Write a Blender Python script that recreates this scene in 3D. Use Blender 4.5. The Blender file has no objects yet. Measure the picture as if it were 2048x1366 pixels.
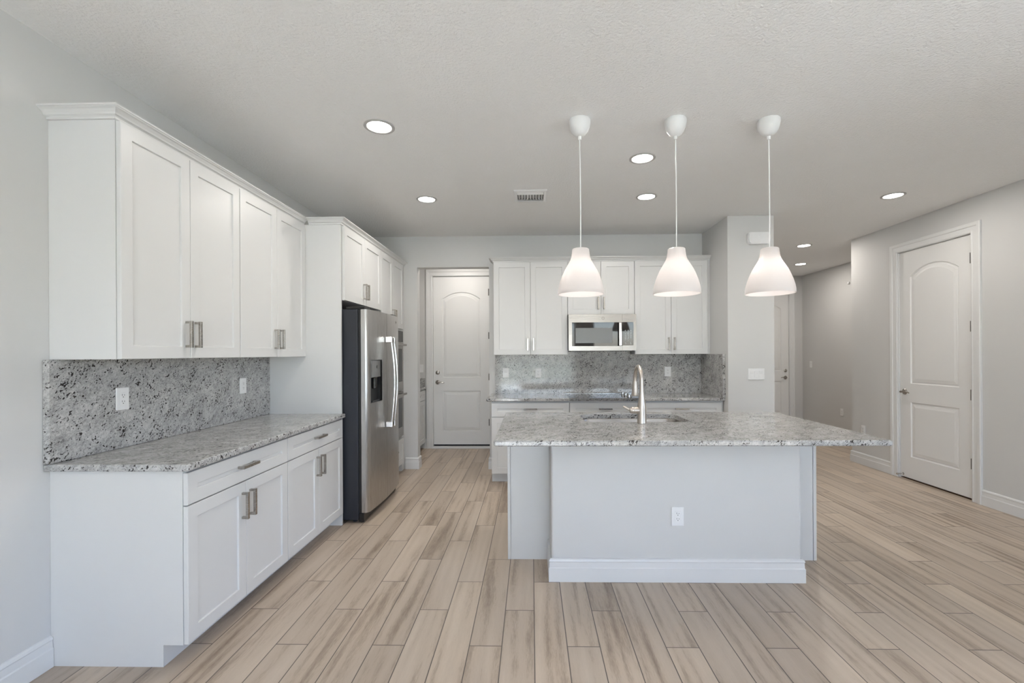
import bpy, bmesh, math, random
from mathutils import Vector, Matrix
from mathutils.geometry import tessellate_polygon

PI = math.pi
random.seed(7)
scene = bpy.context.scene
COL = scene.collection

# ------------------------------------------------------------------ camera
cam_d = bpy.data.cameras.new('camera')
cam = bpy.data.objects.new('camera', cam_d)
COL.objects.link(cam)
scene.camera = cam
W_PX = 2048.0
F_PX, YAW, ROLL, CAM_H, CX, CY = 914.56, 0.0212, -0.0053, 1.3939, 19.4, 23.83
cam_d.sensor_fit = 'HORIZONTAL'
cam_d.sensor_width = 36.0
cam_d.lens = F_PX / W_PX * 36.0
cam_d.shift_x = -CX / W_PX
cam_d.shift_y = CY / W_PX
cam_d.clip_start = 0.05
cam.matrix_world = (Matrix.Translation((0, 0, CAM_H)) @ Matrix.Rotation(YAW, 4, 'Z')
                    @ Matrix.Rotation(PI / 2, 4, 'X') @ Matrix.Rotation(ROLL, 4, 'Z'))

# ------------------------------------------------------------------ view, sky
vs = scene.view_settings
vs.view_transform = 'Standard'
vs.look = 'None'
vs.gamma = 1.0
vs.use_curve_mapping = False
vs.exposure = 0.54

SKY_STRENGTH = 1.25
DOWNLIGHT_W = 6.0
PENDANT_W = 0.75
SUN_STRENGTH = 64.0

world = bpy.data.worlds.new('sky')
scene.world = world
world.use_nodes = True
wn = world.node_tree.nodes
bg = wn['Background']
sky = wn.new('ShaderNodeTexSky')
sky.sky_type = 'NISHITA'
sky.sun_disc = False
sky.sun_elevation = math.radians(55)
sky.sun_rotation = math.radians(20)
tint = wn.new('ShaderNodeMix')
tint.data_type = 'RGBA'
tint.blend_type = 'MULTIPLY'
tint.inputs[0].default_value = 1.0
tint.inputs[7].default_value = (1.02, 0.95, 1.07, 1.0)
world.node_tree.links.new(sky.outputs[0], tint.inputs[6])
world.node_tree.links.new(tint.outputs[2], bg.inputs['Color'])
bg.inputs['Strength'].default_value = SKY_STRENGTH

sun_d = bpy.data.lights.new('sun', 'SUN')
sun_d.energy = SUN_STRENGTH
sun_d.angle = math.radians(1.0)
sun_d.color = (0.90, 0.96, 1.0)
sun = bpy.data.objects.new('sun', sun_d)
sun.rotation_euler = (math.radians(50), 0, math.radians(-9))
COL.objects.link(sun)

# ------------------------------------------------------------------ key dimensions (metres, fitted to the photograph)
XW = -2.167          # left wall
XR = 4.086           # right wall
ZC = 2.816           # ceiling
YB = 5.5204          # back wall
YREAR = -4.6         # wall behind the camera
Y0, Y1 = 2.009, 3.693
ZUB, ZUT = 1.377, 2.452
ZCT, ZCB = 0.912, 0.880
XCOL, XCOLR, YCOL = 2.0496, 2.5274, 4.8125
XH, YH = 5.071, 8.664
YRE = 5.9226
YD = 6.725           # passage end wall
XO0, XO1, ZO = -1.3818, -0.5088, 2.442

# ------------------------------------------------------------------ materials
def new_mat(name):
    m = bpy.data.materials.new(name)
    m.use_nodes = True
    nt = m.node_tree
    b = nt.nodes['Principled BSDF']
    return m, nt, b


def lin(r, g, b):
    def f(c):
        c /= 255.0
        return c / 12.92 if c <= 0.04045 else ((c + 0.055) / 1.055) ** 2.4
    return (f(r), f(g), f(b), 1.0)


def nd(nt, t, **kw):
    n = nt.nodes.new(t)
    for k, v in kw.items():
        setattr(n, k, v)
    return n


def mth(nt, op, a, b=None, c=None):
    n = nt.nodes.new('ShaderNodeMath')
    n.operation = op
    for i, v in enumerate((a, b, c)):
        if v is None:
            continue
        if isinstance(v, (int, float)):
            n.inputs[i].default_value = v
        else:
            nt.links.new(v, n.inputs[i])
    return n.outputs[0]


def mixc(nt, fac, a, b, blend='MIX'):
    n = nt.nodes.new('ShaderNodeMix')
    n.data_type = 'RGBA'
    n.blend_type = blend
    for sock, v in ((n.inputs[0], fac), (n.inputs[6], a), (n.inputs[7], b)):
        if isinstance(v, (int, float)):
            sock.default_value = v
        elif isinstance(v, tuple):
            sock.default_value = v
        else:
            nt.links.new(v, sock)
    return n.outputs[2]


def ramp(nt, fac, stops):
    n = nt.nodes.new('ShaderNodeValToRGB')
    cr = n.color_ramp
    while len(cr.elements) < len(stops):
        cr.elements.new(0.5)
    for e, (p, c) in zip(cr.elements, stops):
        e.position = p
        e.color = c if isinstance(c, tuple) else (c, c, c, 1)
    nt.links.new(fac, n.inputs[0])
    return n.outputs[0]


def world_pos(nt):
    return nt.nodes.new('ShaderNodeNewGeometry').outputs['Position']


def noise(nt, vec, scale, detail=3, rough=0.55, dist=0.0):
    n = nt.nodes.new('ShaderNodeTexNoise')
    n.inputs['Scale'].default_value = scale
    n.inputs['Detail'].default_value = detail
    n.inputs['Roughness'].default_value = rough
    n.inputs['Distortion'].default_value = dist
    nt.links.new(vec, n.inputs['Vector'])
    return n.outputs['Fac']


def bump(nt, b, h, strength, dist):
    n = nt.nodes.new('ShaderNodeBump')
    n.inputs['Strength'].default_value = strength
    n.inputs['Distance'].default_value = dist
    nt.links.new(h, n.inputs['Height'])
    nt.links.new(n.outputs[0], b.inputs['Normal'])


def paint(name, col, rough=0.5, bscale=None, bstr=0.2, bdist=0.001, var=0.03, spec=0.5):
    m, nt, b = new_mat(name)
    p = world_pos(nt)
    f = noise(nt, p, 1.7, 2)
    dark = tuple(c * (1 - var) for c in col[:3]) + (1,)
    nt.links.new(mixc(nt, f, dark, col), b.inputs['Base Color'])
    b.inputs['Roughness'].default_value = rough
    b.inputs['Specular IOR Level'].default_value = spec
    if bscale:
        bump(nt, b, noise(nt, p, bscale, 3, 0.6), bstr, bdist)
    return m


def metal(name, col, rough, brush=None, bstr=0.05):
    m, nt, b = new_mat(name)
    b.inputs['Base Color'].default_value = col
    b.inputs['Metallic'].default_value = 1.0
    p = world_pos(nt)
    mp = nd(nt, 'ShaderNodeMapping')
    nt.links.new(p, mp.inputs['Vector'])
    mp.inputs['Scale'].default_value = brush or (60, 60, 60)
    f = noise(nt, mp.outputs[0], 1.0, 2)
    nt.links.new(ramp(nt, f, [(0.3, rough * 0.85), (0.7, rough * 1.15)]), b.inputs['Roughness'])
    if brush:
        bump(nt, b, f, bstr, 0.0005)
    return m


def plain(name, col, rough=0.4, metallic=0.0, spec=0.5):
    m, nt, b = new_mat(name)
    p = world_pos(nt)
    f = noise(nt, p, 40, 2)
    nt.links.new(mixc(nt, f, tuple(c * 0.94 for c in col[:3]) + (1,), col), b.inputs['Base Color'])
    b.inputs['Roughness'].default_value = rough
    b.inputs['Metallic'].default_value = metallic
    b.inputs['Specular IOR Level'].default_value = spec
    return m


def emit(name, col, strength):
    m, nt, b = new_mat(name)
    b.inputs['Base Color'].default_value = col
    b.inputs['Emission Color'].default_value = col
    b.inputs['Emission Strength'].default_value = strength
    return m


M = {}
M['wall'] = paint('wall_paint', (0.64, 0.635, 0.625, 1), 0.6, 160, 0.12, 0.001)
M['ceiling'] = paint('ceiling_paint', (0.89, 0.885, 0.875, 1), 0.8, 70, 0.9, 0.006)
M['trim'] = paint('trim_paint', (0.74, 0.74, 0.735, 1), 0.35, None)
M['cab'] = paint('cabinet_paint', (0.685, 0.685, 0.68, 1), 0.35, None)
M['door'] = paint('door_paint', (0.78, 0.775, 0.765, 1), 0.4, None)
M['plate'] = plain('white_plastic', (0.84, 0.84, 0.84, 1), 0.3)
M['ring'] = plain('shaded_trim_ring', (0.50, 0.49, 0.48, 1), 0.35)  # grey puts the shading of the downlight rings into their colour
M['slot'] = plain('dark_slot', (0.05, 0.05, 0.05, 1), 0.5)
M['nickel'] = metal('brushed_nickel', (0.42, 0.395, 0.365, 1), 0.26, (40, 40, 900))
M['satin'] = metal('satin_nickel', (0.58, 0.53, 0.48, 1), 0.36, (40, 40, 900))
M['steel'] = metal('stainless_steel', (0.52, 0.51, 0.50, 1), 0.3, (900, 900, 6))
M['steelh'] = metal('stainless_steel_horizontal', (0.37, 0.35, 0.33, 1), 0.30, (6, 900, 900))
M['chrome'] = metal('polished_chrome', (0.66, 0.66, 0.66, 1), 0.14)
M['fridge_side'] = plain('charcoal_enamel', (0.022, 0.025, 0.034, 1), 0.38)
M['black'] = plain('black_plastic', (0.012, 0.012, 0.013, 1), 0.35)
M['gloss_black'] = plain('black_glass', (0.008, 0.008, 0.009, 1), 0.04)
M['window_mesh'] = plain('microwave_window', (0.21, 0.22, 0.225, 1), 0.35)
M['grey_trim'] = plain('grey_control_panel', (0.16, 0.16, 0.16, 1), 0.12)
M['cord'] = plain('white_cord', (0.85, 0.85, 0.84, 1), 0.45)
M['canopy'] = plain('white_enamel', (0.80, 0.80, 0.79, 1), 0.35)
M['hinge'] = metal('aged_nickel', (0.13, 0.12, 0.11, 1), 0.4)
M['mark'] = plain('pale_print', (0.55, 0.6, 0.62, 1), 0.5)
M['lens'] = emit('downlight_lens', (1.0, 0.97, 0.92, 1), 14.0)
M['vent_dark'] = plain('duct_shadow', (0.02, 0.02, 0.02, 1), 0.8)
M['patio'] = paint('patio_concrete', (0.50, 0.50, 0.50, 1), 0.8, 20, 0.3, 0.002)
M['lawn'] = paint('lawn', (0.095, 0.105, 0.065, 1), 0.9, 30, 0.6, 0.02)
M['sweep'] = plain('black_rubber', (0.015, 0.015, 0.018, 1), 0.6)
M['gap_shade'] = plain('shaded_gap_floor', (0.10, 0.055, 0.03, 1), 0.7)  # brown paints the shaded closet floor under the door


def granite(name, tint):
    m, nt, b = new_mat(name)
    p = world_pos(nt)
    # stretch the figure along one diagonal through the slab
    d = Vector((0.62, 0.62, 0.48)).normalized()
    dot = nd(nt, 'ShaderNodeVectorMath', operation='DOT_PRODUCT')
    nt.links.new(p, dot.inputs[0])
    dot.inputs[1].default_value = d
    sc = nd(nt, 'ShaderNodeVectorMath', operation='SCALE')
    sc.inputs[0].default_value = d
    nt.links.new(mth(nt, 'MULTIPLY', dot.outputs['Value'], 0.62), sc.inputs['Scale'])
    sub = nd(nt, 'ShaderNodeVectorMath', operation='SUBTRACT')
    nt.links.new(p, sub.inputs[0])
    nt.links.new(sc.outputs[0], sub.inputs[1])
    v = sub.outputs[0]
    cloud = noise(nt, v, 14, 4, 0.6, 0.6)
    grain = noise(nt, v, 85, 5, 0.7, 0.8)
    fine = noise(nt, p, 420, 2, 0.6)
    f = mth(nt, 'ADD', mth(nt, 'MULTIPLY', cloud, 0.36), mth(nt, 'MULTIPLY', grain, 0.64))
    base = ramp(nt, f, [(0.33, tuple(c * 0.12 for c in tint) + (1,)), (0.44, tuple(c * 0.31 for c in tint) + (1,)),
                        (0.55, tuple(c * 0.50 for c in tint) + (1,)), (0.68, tuple(c * 0.67 for c in tint) + (1,))])
    base = mixc(nt, ramp(nt, fine, [(0.42, 0.0), (0.62, 0.45)]), base, (0.52, 0.52, 0.52, 1))
    # dark mica flecks in clusters
    fl = noise(nt, v, 120, 2, 0.5, 0.4)
    cl = noise(nt, v, 22, 2, 0.5, 0.3)
    fleck = ramp(nt, mth(nt, 'ADD', mth(nt, 'MULTIPLY', fl, 0.68), mth(nt, 'MULTIPLY', cl, 0.32)), [(0.570, 0.0), (0.605, 1.0)])
    base = mixc(nt, fleck, base, (0.035, 0.030, 0.028, 1))
    fl2 = ramp(nt, noise(nt, p, 260, 2, 0.5), [(0.62, 0.0), (0.70, 0.75)])
    base = mixc(nt, fl2, base, (0.10, 0.095, 0.09, 1))
    nt.links.new(base, b.inputs['Base Color'])
    b.inputs['Roughness'].default_value = 0.09
    b.inputs['Specular IOR Level'].default_value = 0.5
    return m


M['granite'] = granite('granite', (1.0, 0.985, 0.965))


def floor_mat():
    m, nt, b = new_mat('wood_look_tile')
    p = world_pos(nt)
    sp = nd(nt, 'ShaderNodeSeparateXYZ')
    nt.links.new(p, sp.inputs[0])
    x, y = sp.outputs[0], sp.outputs[1]
    Wd, Ln = 0.1555, 0.915
    cx = mth(nt, 'DIVIDE', mth(nt, 'SUBTRACT', x, 0.0075), Wd)
    n = mth(nt, 'FLOOR', cx)
    fx = mth(nt, 'SUBTRACT', cx, n)
    md = mth(nt, 'FLOORED_MODULO', n, 3.0)
    cy = mth(nt, 'DIVIDE', mth(nt, 'SUBTRACT', mth(nt, 'SUBTRACT', y, 1.872), mth(nt, 'MULTIPLY', md, 0.304)), Ln)
    k = mth(nt, 'FLOOR', cy)
    fy = mth(nt, 'SUBTRACT', cy, k)
    # grout
    gx = mth(nt, 'MULTIPLY', mth(nt, 'MINIMUM', fx, mth(nt, 'SUBTRACT', 1.0, fx)), Wd)
    gy = mth(nt, 'MULTIPLY', mth(nt, 'MINIMUM', fy, mth(nt, 'SUBTRACT', 1.0, fy)), Ln)
    g = mth(nt, 'MINIMUM', gx, gy)
    grout = ramp(nt, mth(nt, 'MULTIPLY', g, 100.0), [(0.19, 1.0), (0.27, 0.0)])
    # per plank randoms
    cid = nd(nt, 'ShaderNodeCombineXYZ')
    nt.links.new(n, cid.inputs[0])
    nt.links.new(k, cid.inputs[1])
    wnz = nd(nt, 'ShaderNodeTexWhiteNoise')
    wnz.noise_dimensions = '2D'
    nt.links.new(cid.outputs[0], wnz.inputs['Vector'])
    rv, rc = wnz.outputs['Value'], wnz.outputs['Color']
    off = nd(nt, 'ShaderNodeVectorMath', operation='MULTIPLY_ADD')
    nt.links.new(rc, off.inputs[0])
    off.inputs[1].default_value = (7.0, 31.0, 5.0)
    nt.links.new(p, off.inputs[2])
    mp = nd(nt, 'ShaderNodeMapping')
    nt.links.new(off.outputs[0], mp.inputs['Vector'])
    mp.inputs['Scale'].default_value = (1.0, 0.10, 1.0)
    v = mp.outputs[0]
    broad = noise(nt, v, 9.0, 3, 0.5, 0.5)
    grain = noise(nt, v, 90.0, 4, 0.65, 0.4)
    pore = noise(nt, v, 330.0, 2, 0.6)
    wv = nd(nt, 'ShaderNodeTexWave')
    wv.wave_type = 'RINGS'
    wv.rings_direction = 'Y'
    wv.inputs['Scale'].default_value = 6.0
    wv.inputs['Distortion'].default_value = 6.0
    wv.inputs['Detail'].default_value = 2.0
    wv.inputs['Detail Scale'].default_value = 1.2
    nt.links.new(v, wv.inputs['Vector'])
    f = mth(nt, 'ADD', mth(nt, 'ADD', mth(nt, 'MULTIPLY', broad, 0.56), mth(nt, 'MULTIPLY', grain, 0.22)),
            mth(nt, 'ADD', mth(nt, 'MULTIPLY', wv.outputs['Fac'], 0.08), mth(nt, 'MULTIPLY', pore, 0.14)))
    c = ramp(nt, f, [(0.30, lin(132, 115, 100)), (0.40, lin(167, 150, 133)), (0.48, lin(190, 174, 157)), (0.70, lin(204, 189, 173))])
    tone = ramp(nt, rv, [(0.0, (0.86, 0.85, 0.84, 1)), (0.5, (0.96, 0.96, 0.96, 1)), (1.0, (1.06, 1.05, 1.03, 1))])
    c = mixc(nt, 1.0, c, tone, 'MULTIPLY')
    c = mixc(nt, grout, c, lin(100, 90, 83))
    nt.links.new(c, b.inputs['Base Color'])
    nt.links.new(ramp(nt, grain, [(0.3, 0.34), (0.7, 0.46)]), b.inputs['Roughness'])
    h = mth(nt, 'SUBTRACT', mth(nt, 'MULTIPLY', grain, 0.25), grout)
    bump(nt, b, h, 0.25, 0.0015)
    return m


M['floor'] = floor_mat()


def shade_mat():
    m, nt, b = new_mat('opal_glass')
    out = nt.nodes['Material Output']
    tr = nd(nt, 'ShaderNodeBsdfTranslucent')
    tr.inputs['Color'].default_value = (0.93, 0.90, 0.885, 1)
    b.inputs['Base Color'].default_value = (0.74, 0.72, 0.715, 1)
    b.inputs['Roughness'].default_value = 0.3
    mx = nd(nt, 'ShaderNodeMixShader')
    mx.inputs[0].default_value = 0.42
    nt.links.new(b.outputs[0], mx.inputs[1])
    nt.links.new(tr.outputs[0], mx.inputs[2])
    nt.links.new(mx.outputs[0], out.inputs[0])
    return m


M['shade'] = shade_mat()


def pane_mat():
    m, nt, b = new_mat('window_glass')
    out = nt.nodes['Material Output']
    tr = nd(nt, 'ShaderNodeBsdfTransparent')
    tr.inputs['Color'].default_value = (0.93, 0.95, 0.95, 1)
    gl = nd(nt, 'ShaderNodeBsdfGlossy')
    gl.inputs['Roughness'].default_value = 0.02
    lw = nd(nt, 'ShaderNodeFresnel')
    lw.inputs['IOR'].default_value = 1.45
    mx = nd(nt, 'ShaderNodeMixShader')
    nt.links.new(lw.outputs[0], mx.inputs[0])
    nt.links.new(tr.outputs[0], mx.inputs[1])
    nt.links.new(gl.outputs[0], mx.inputs[2])
    nt.links.new(mx.outputs[0], out.inputs[0])
    return m


M['pane'] = pane_mat()

# ------------------------------------------------------------------ mesh helpers
class MB:
    """Collects shapes into one mesh."""
    def __init__(self):
        self.bm = bmesh.new()

    def _merge(self, tmp, smooth=False):
        me = bpy.data.meshes.new('tmp')
        for f in tmp.faces:
            f.smooth = smooth
        tmp.to_mesh(me)
        tmp.free()
        self.bm.from_mesh(me)
        bpy.data.meshes.remove(me)

    def box(self, x0, x1, y0, y1, z0, z1, bev=0.0, seg=2):
        t = bmesh.new()
        bmesh.ops.create_cube(t, size=1.0)
        for v in t.verts:
            v.co = Vector(((x0 + x1) / 2 + v.co.x * (x1 - x0), (y0 + y1) / 2 + v.co.y * (y1 - y0), (z0 + z1) / 2 + v.co.z * (z1 - z0)))
        if bev:
            bmesh.ops.bevel(t, geom=t.edges[:], offset=bev, segments=seg, profile=0.5, affect='EDGES')
        self._merge(t)
        return self

    def prism(self, poly, axis, a, b, smooth=False):
        """poly of 2D points extruded along axis 0/1/2 from a to b; the 2D axes are the other two in order."""
        t = bmesh.new()
        def P(u, v, w):
            return {0: (w, u, v), 1: (u, w, v), 2: (u, v, w)}[axis]
        A = [t.verts.new(P(u, v, a)) for u, v in poly]
        B = [t.verts.new(P(u, v, b)) for u, v in poly]
        n = len(poly)
        for i in range(n):
            t.faces.new((A[i], A[(i + 1) % n], B[(i + 1) % n], B[i]))
        t.faces.new(A[::-1])
        t.faces.new(B)
        bmesh.ops.recalc_face_normals(t, faces=t.faces[:])
        self._merge(t, smooth)
        return self

    def lathe(self, prof, c=(0, 0, 0), axis='Z', seg=40, closed=False):
        """prof: (radius, height) pairs; solid of revolution."""
        t = bmesh.new()
        rings = []
        for r, h in prof:
            if r < 1e-6:
                rings.append([t.verts.new((0, 0, h))])
            else:
                rings.append([t.verts.new((r * math.cos(2 * PI * i / seg), r * math.sin(2 * PI * i / seg), h)) for i in range(seg)])
        pairs = list(zip(rings[:-1], rings[1:]))
        if closed:
            pairs.append((rings[-1], rings[0]))
        for A, B in pairs:
            for i in range(seg):
                j = (i + 1) % seg
                if len(A) == 1 and len(B) == 1:
                    continue
                if len(A) == 1:
                    t.faces.new((A[0], B[j], B[i]))
                elif len(B) == 1:
                    t.faces.new((A[i], A[j], B[0]))
                else:
                    t.faces.new((A[i], A[j], B[j], B[i]))
        bmesh.ops.recalc_face_normals(t, faces=t.faces[:])
        rot = {'Z': Matrix.Identity(4), 'X': Matrix.Rotation(PI / 2, 4, 'Y'), 'Y': Matrix.Rotation(PI / 2, 4, 'X')}[axis]
        bmesh.ops.transform(t, matrix=Matrix.Translation(c) @ rot, verts=t.verts[:])
        self._merge(t, True)
        return self

    def tube(self, pts, rad, seg=16, caps=True):
        pts = [Vector(p) for p in pts]
        if not isinstance(rad, (list, tuple)):
            rad = [rad] * len(pts)
        t = bmesh.new()
        rings = []
        up = None
        for i, p in enumerate(pts):
            d = (pts[min(i + 1, len(pts) - 1)] - pts[max(i - 1, 0)]).normalized()
            if up is None:
                up = Vector((0, 0, 1)) if abs(d.z) < 0.9 else Vector((1, 0, 0))
            s = d.cross(up).normalized()
            up = s.cross(d).normalized()
            rings.append([t.verts.new(p + rad[i] * (math.cos(2 * PI * k / seg) * s + math.sin(2 * PI * k / seg) * up)) for k in range(seg)])
        for A, B in zip(rings[:-1], rings[1:]):
            for k in range(seg):
                t.faces.new((A[k], A[(k + 1) % seg], B[(k + 1) % seg], B[k]))
        if caps:
            t.faces.new(rings[0][::-1])
            t.faces.new(rings[-1])
        bmesh.ops.recalc_face_normals(t, faces=t.faces[:])
        self._merge(t, True)
        return self

    def strip(self, loops, closed_loops=True):
        """Quads between successive 3D loops of equal length."""
        t = bmesh.new()
        R = [[t.verts.new(p) for p in L] for L in loops]
        for A, B in zip(R[:-1], R[1:]):
            n = len(A)
            for i in range(n if closed_loops else n - 1):
                j = (i + 1) % n
                t.faces.new((A[i], A[j], B[j], B[i]))
        self._merge(t)
        return self

    def face(self, pts, holes=()):
        t = bmesh.new()
        allp = [Vector(p) for p in pts]
        rings = [[Vector(p) for p in pts]]
        for h in holes:
            rings.append([Vector(p) for p in h])
            allp += rings[-1]
        tri = tessellate_polygon(rings)
        V = [t.verts.new(p) for p in allp]
        for a, b, c in tri:
            try:
                t.faces.new((V[a], V[b], V[c]))
            except ValueError:
                pass
        self._merge(t)
        return self

    def xform(self, mat):
        bmesh.ops.transform(self.bm, matrix=mat, verts=self.bm.verts[:])
        return self

    def build(self, name, mat, parent=None, loc=None, weld=False, recalc=False):
        bm = self.bm
        if weld:
            bmesh.ops.remove_doubles(bm, verts=bm.verts[:], dist=1e-5)
        if recalc:
            bmesh.ops.recalc_face_normals(bm, faces=bm.faces[:])
        for e in bm.edges:
            if len(e.link_faces) == 2 and e.calc_face_angle(0.0) > 0.6:
                e.smooth = False
        me = bpy.data.meshes.new(name)
        bm.to_mesh(me)
        bm.free()
        me.materials.append(mat)
        o = bpy.data.objects.new(name, me)
        COL.objects.link(o)
        if parent is not None:
            o.parent = parent
        if loc is not None:
            o.location = loc
        return o


def tag(o, label, cat, group=None):
    o['label'] = label
    o['category'] = cat
    if group:
        o['group'] = group
    return o


def thing(name, label, cat, loc=(0, 0, 0), rotz=0.0, group=None):
    o = bpy.data.objects.new(name, None)
    o.empty_display_size = 0.05
    COL.objects.link(o)
    o.location = loc
    o.rotation_euler = (0, 0, rotz)
    return tag(o, label, cat, group)


def struct(o):
    o['kind'] = 'structure'
    return o


def struct_root(name, loc, rotz=0.0):
    o = bpy.data.objects.new(name, None)
    o.empty_display_size = 0.05
    COL.objects.link(o)
    o.location = loc
    o.rotation_euler = (0, 0, rotz)
    o['kind'] = 'structure'
    return o


def sweep(path, prof, z0=0.0):
    """Moulding along a plan polyline; prof = (outward offset, z). Outward is to the RIGHT of the walking direction."""
    mb = MB()
    P = [Vector((x, y, 0)) for x, y in path]
    loops = []
    for i, p in enumerate(P):
        ns = []
        if i > 0:
            d = (P[i] - P[i - 1]).normalized()
            ns.append(Vector((d.y, -d.x, 0)))
        if i < len(P) - 1:
            d = (P[i + 1] - P[i]).normalized()
            ns.append(Vector((d.y, -d.x, 0)))
        if len(ns) == 2:
            n = ns[0] + ns[1]
            n = n / (n.dot(ns[0]))
        else:
            n = ns[0]
        loops.append([p + n * o + Vector((0, 0, z + z0)) for o, z in prof])
    mb.strip(loops, True)
    mb.face(loops[0])
    mb.face(loops[-1])
    return mb


# ------------------------------------------------------------------ setting
struct(MB().box(-3.2, 6.2, YREAR - 0.15, 9.3, -0.1, 0.0).build('floor', M['floor']))
struct(MB().box(-3.2, 6.2, YREAR - 0.15, 9.3, ZC, ZC + 0.12).build('ceiling', M['ceiling']))
T = 0.12
# left wall runs from the rear wall to the passage
struct(MB().box(XW - T, XW, YREAR - T, YD + T, 0, ZC).build('wall_left', M['wall']))
# right wall with the door opening, and its return into the hall
DR0, DR1, DRH = 4.322, 5.186, 2.492
mb = MB()
WR0, WR1, WRZ = -1.95, -1.02, 2.40          # narrow glazed door opening behind the camera
mb.box(XR, XR + T, YREAR - T, WR0, 0, ZC)
mb.box(XR, XR + T, WR0, WR1, WRZ, ZC)
WS0, WS1, WSB = -0.55, 1.55, 0.75           # unseen side window, added to light the left cabinets
mb.box(XR, XR + T, WR1, WS0, 0, ZC)
mb.box(XR, XR + T, WS0, WS1, 0, WSB)
mb.box(XR, XR + T, WS0, WS1, WRZ, ZC)
mb.box(XR, XR + T, WS1, DR0, 0, ZC)
mb.box(XR, XR + T, DR0, DR1, DRH, ZC)
mb.box(XR, XR + T, DR1, YRE, 0, ZC)
mb.box(XR + T + 0.02, XR + T + 0.06, DR0 - 0.1, DR1 + 0.1, 0, ZC)  # unseen plate added behind the door to keep sky light out
mb.box(XR + T, XH + T, YRE - T, YRE, 0, ZC)
struct(mb.build('wall_right', M['wall']))
# back wall with the cased opening to the passage
mb = MB()
mb.box(XW, XO0, YB, YB + T, 0, ZC)
mb.box(XO1, XCOL, YB, YB + T, 0, ZC)
mb.box(XO0, XO1, YB, YB + T, ZO, ZC)
struct(mb.build('wall_back', M['wall']))
# pantry block at the right end of the back wall
struct(MB().box(XCOL, XCOLR, YCOL, YH, 0, ZC).build('wall_pantry', M['wall']))
# hall
struct(MB().box(XH, XH + T, YRE, YH + T, 0, ZC).build('wall_hall', M['wall']))
HD0, HD1, HDH = 3.955, 4.833, 2.477
mb = MB()
mb.box(XCOLR, HD0, YH, YH + T, 0, ZC)
mb.box(HD1, XH, YH, YH + T, 0, ZC)
mb.box(HD0, HD1, YH, YH + T, HDH, ZC)
mb.box(HD0 - 0.1, HD1 + 0.1, YH + T + 0.02, YH + T + 0.06, 0, ZC)  # unseen plate added behind the entry door as a light block
struct(mb.build('wall_entry', M['wall']))
# passage behind the opening
PD0, PD1, PDH = -1.462, -0.603, 2.545
mb = MB()
mb.box(XW, PD0, YD, YD + T, 0, ZC)
mb.box(PD1, -0.38, YD, YD + T, 0, ZC)
mb.box(PD0, PD1, YD, YD + T, PDH, ZC)
mb.box(PD0 - 0.1, PD1 + 0.1, YD + T + 0.02, YD + T + 0.06, 0, ZC)  # unseen plate added behind the passage door as a light block
mb.box(-0.50, -0.38, YB + T, YD, 0, ZC)
struct(mb.build('wall_passage', M['wall']))
# rear wall behind the camera, with a wide sliding glass door and a high window added for its daylight
RW = [(-1.10, 1.45, 0.0, 2.42), (2.0, 3.8, 1.42, 2.46)]
mb = MB()
xs = [XW - T]
mb.box(XW - T, RW[0][0], YREAR - T, YREAR, 0, ZC)
mb.box(RW[0][1], RW[1][0], YREAR - T, YREAR, 0, ZC)
mb.box(RW[1][1], XR + T, YREAR - T, YREAR, 0, ZC)
for a, b_, c, d in RW:
    mb.box(a, b_, YREAR - T, YREAR, d, ZC)
    if c > 0:
        mb.box(a, b_, YREAR - T, YREAR, 0, c)
struct(mb.build('wall_rear', M['wall']))


def window(name, w, z0, z1, panels, loc, rotz):
    """Canonical: opening from x 0..w in a wall whose room face is y=0, wall goes to +y."""
    r = struct_root(name, loc, rotz)
    mb = MB()
    f = 0.05
    mb.box(0.002, f, 0.03, 0.10, z0 + 0.002, z1 - 0.002)
    mb.box(w - f, w - 0.002, 0.03, 0.10, z0 + 0.002, z1 - 0.002)
    mb.box(f, w - f, 0.03, 0.10, z1 - f, z1 - 0.002)
    mb.box(f, w - f, 0.03, 0.10, z0 + 0.002, z0 + f)
    for i in range(1, panels):
        x = f + (w - 2 * f) * i / panels
        mb.box(x - 0.03, x + 0.03, 0.035, 0.095, z0 + f, z1 - f)
    mb.build('window_frame', M['trim'], r)
    MB().box(f, w - f, 0.062, 0.066, z0 + f, z1 - f).build('window_pane', M['pane'], r)
    pd = bpy.data.lights.new(name + '_daylight', 'AREA')
    pd.shape = 'RECTANGLE'
    pd.size = w - 0.04
    pd.size_y = (z1 - z0) - 0.04
    pd.cycles.is_portal = True
    po = bpy.data.objects.new(name + '_daylight', pd)
    COL.objects.link(po)
    po.parent = r
    po.location = (w / 2, T + 0.02, (z0 + z1) / 2)
    po.rotation_euler = (PI / 2 * -1, 0, 0)
    return r


# rear wall faces +Y: canonical -Y turned by 180 deg
window('window_1', RW[0][1] - RW[0][0], RW[0][2], RW[0][3], 3, (RW[0][1], YREAR, 0), PI)
window('added_window_2', RW[1][1] - RW[1][0], RW[1][2], RW[1][3], 2, (RW[1][1], YREAR, 0), PI)  # added high window, lets in extra daylight without showing in the backsplash
window('window_3', WR1 - WR0, 0.0, WRZ, 1, (XR, WR1, 0), -PI / 2)
window('added_window_4', WS1 - WS0, WSB, WRZ, 2, (XR, WS1, 0), -PI / 2)  # added side window, brings daylight onto the left cabinet faces
struct(MB().box(-9, 9.5, -9.5, YREAR - 0.16, -0.14, -0.04).build('ground', M['patio']))
struct(MB().box(-60, 60, -70, -9.5, -0.16, -0.06).build('ground', M['lawn']))
struct(MB().box(6.25, 9.5, YREAR - 0.16, 10, -0.14, -0.04).build('ground', M['patio']))
struct(MB().box(9.5, 60, -9.5, 30, -0.16, -0.06).build('ground', M['lawn']))

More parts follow.
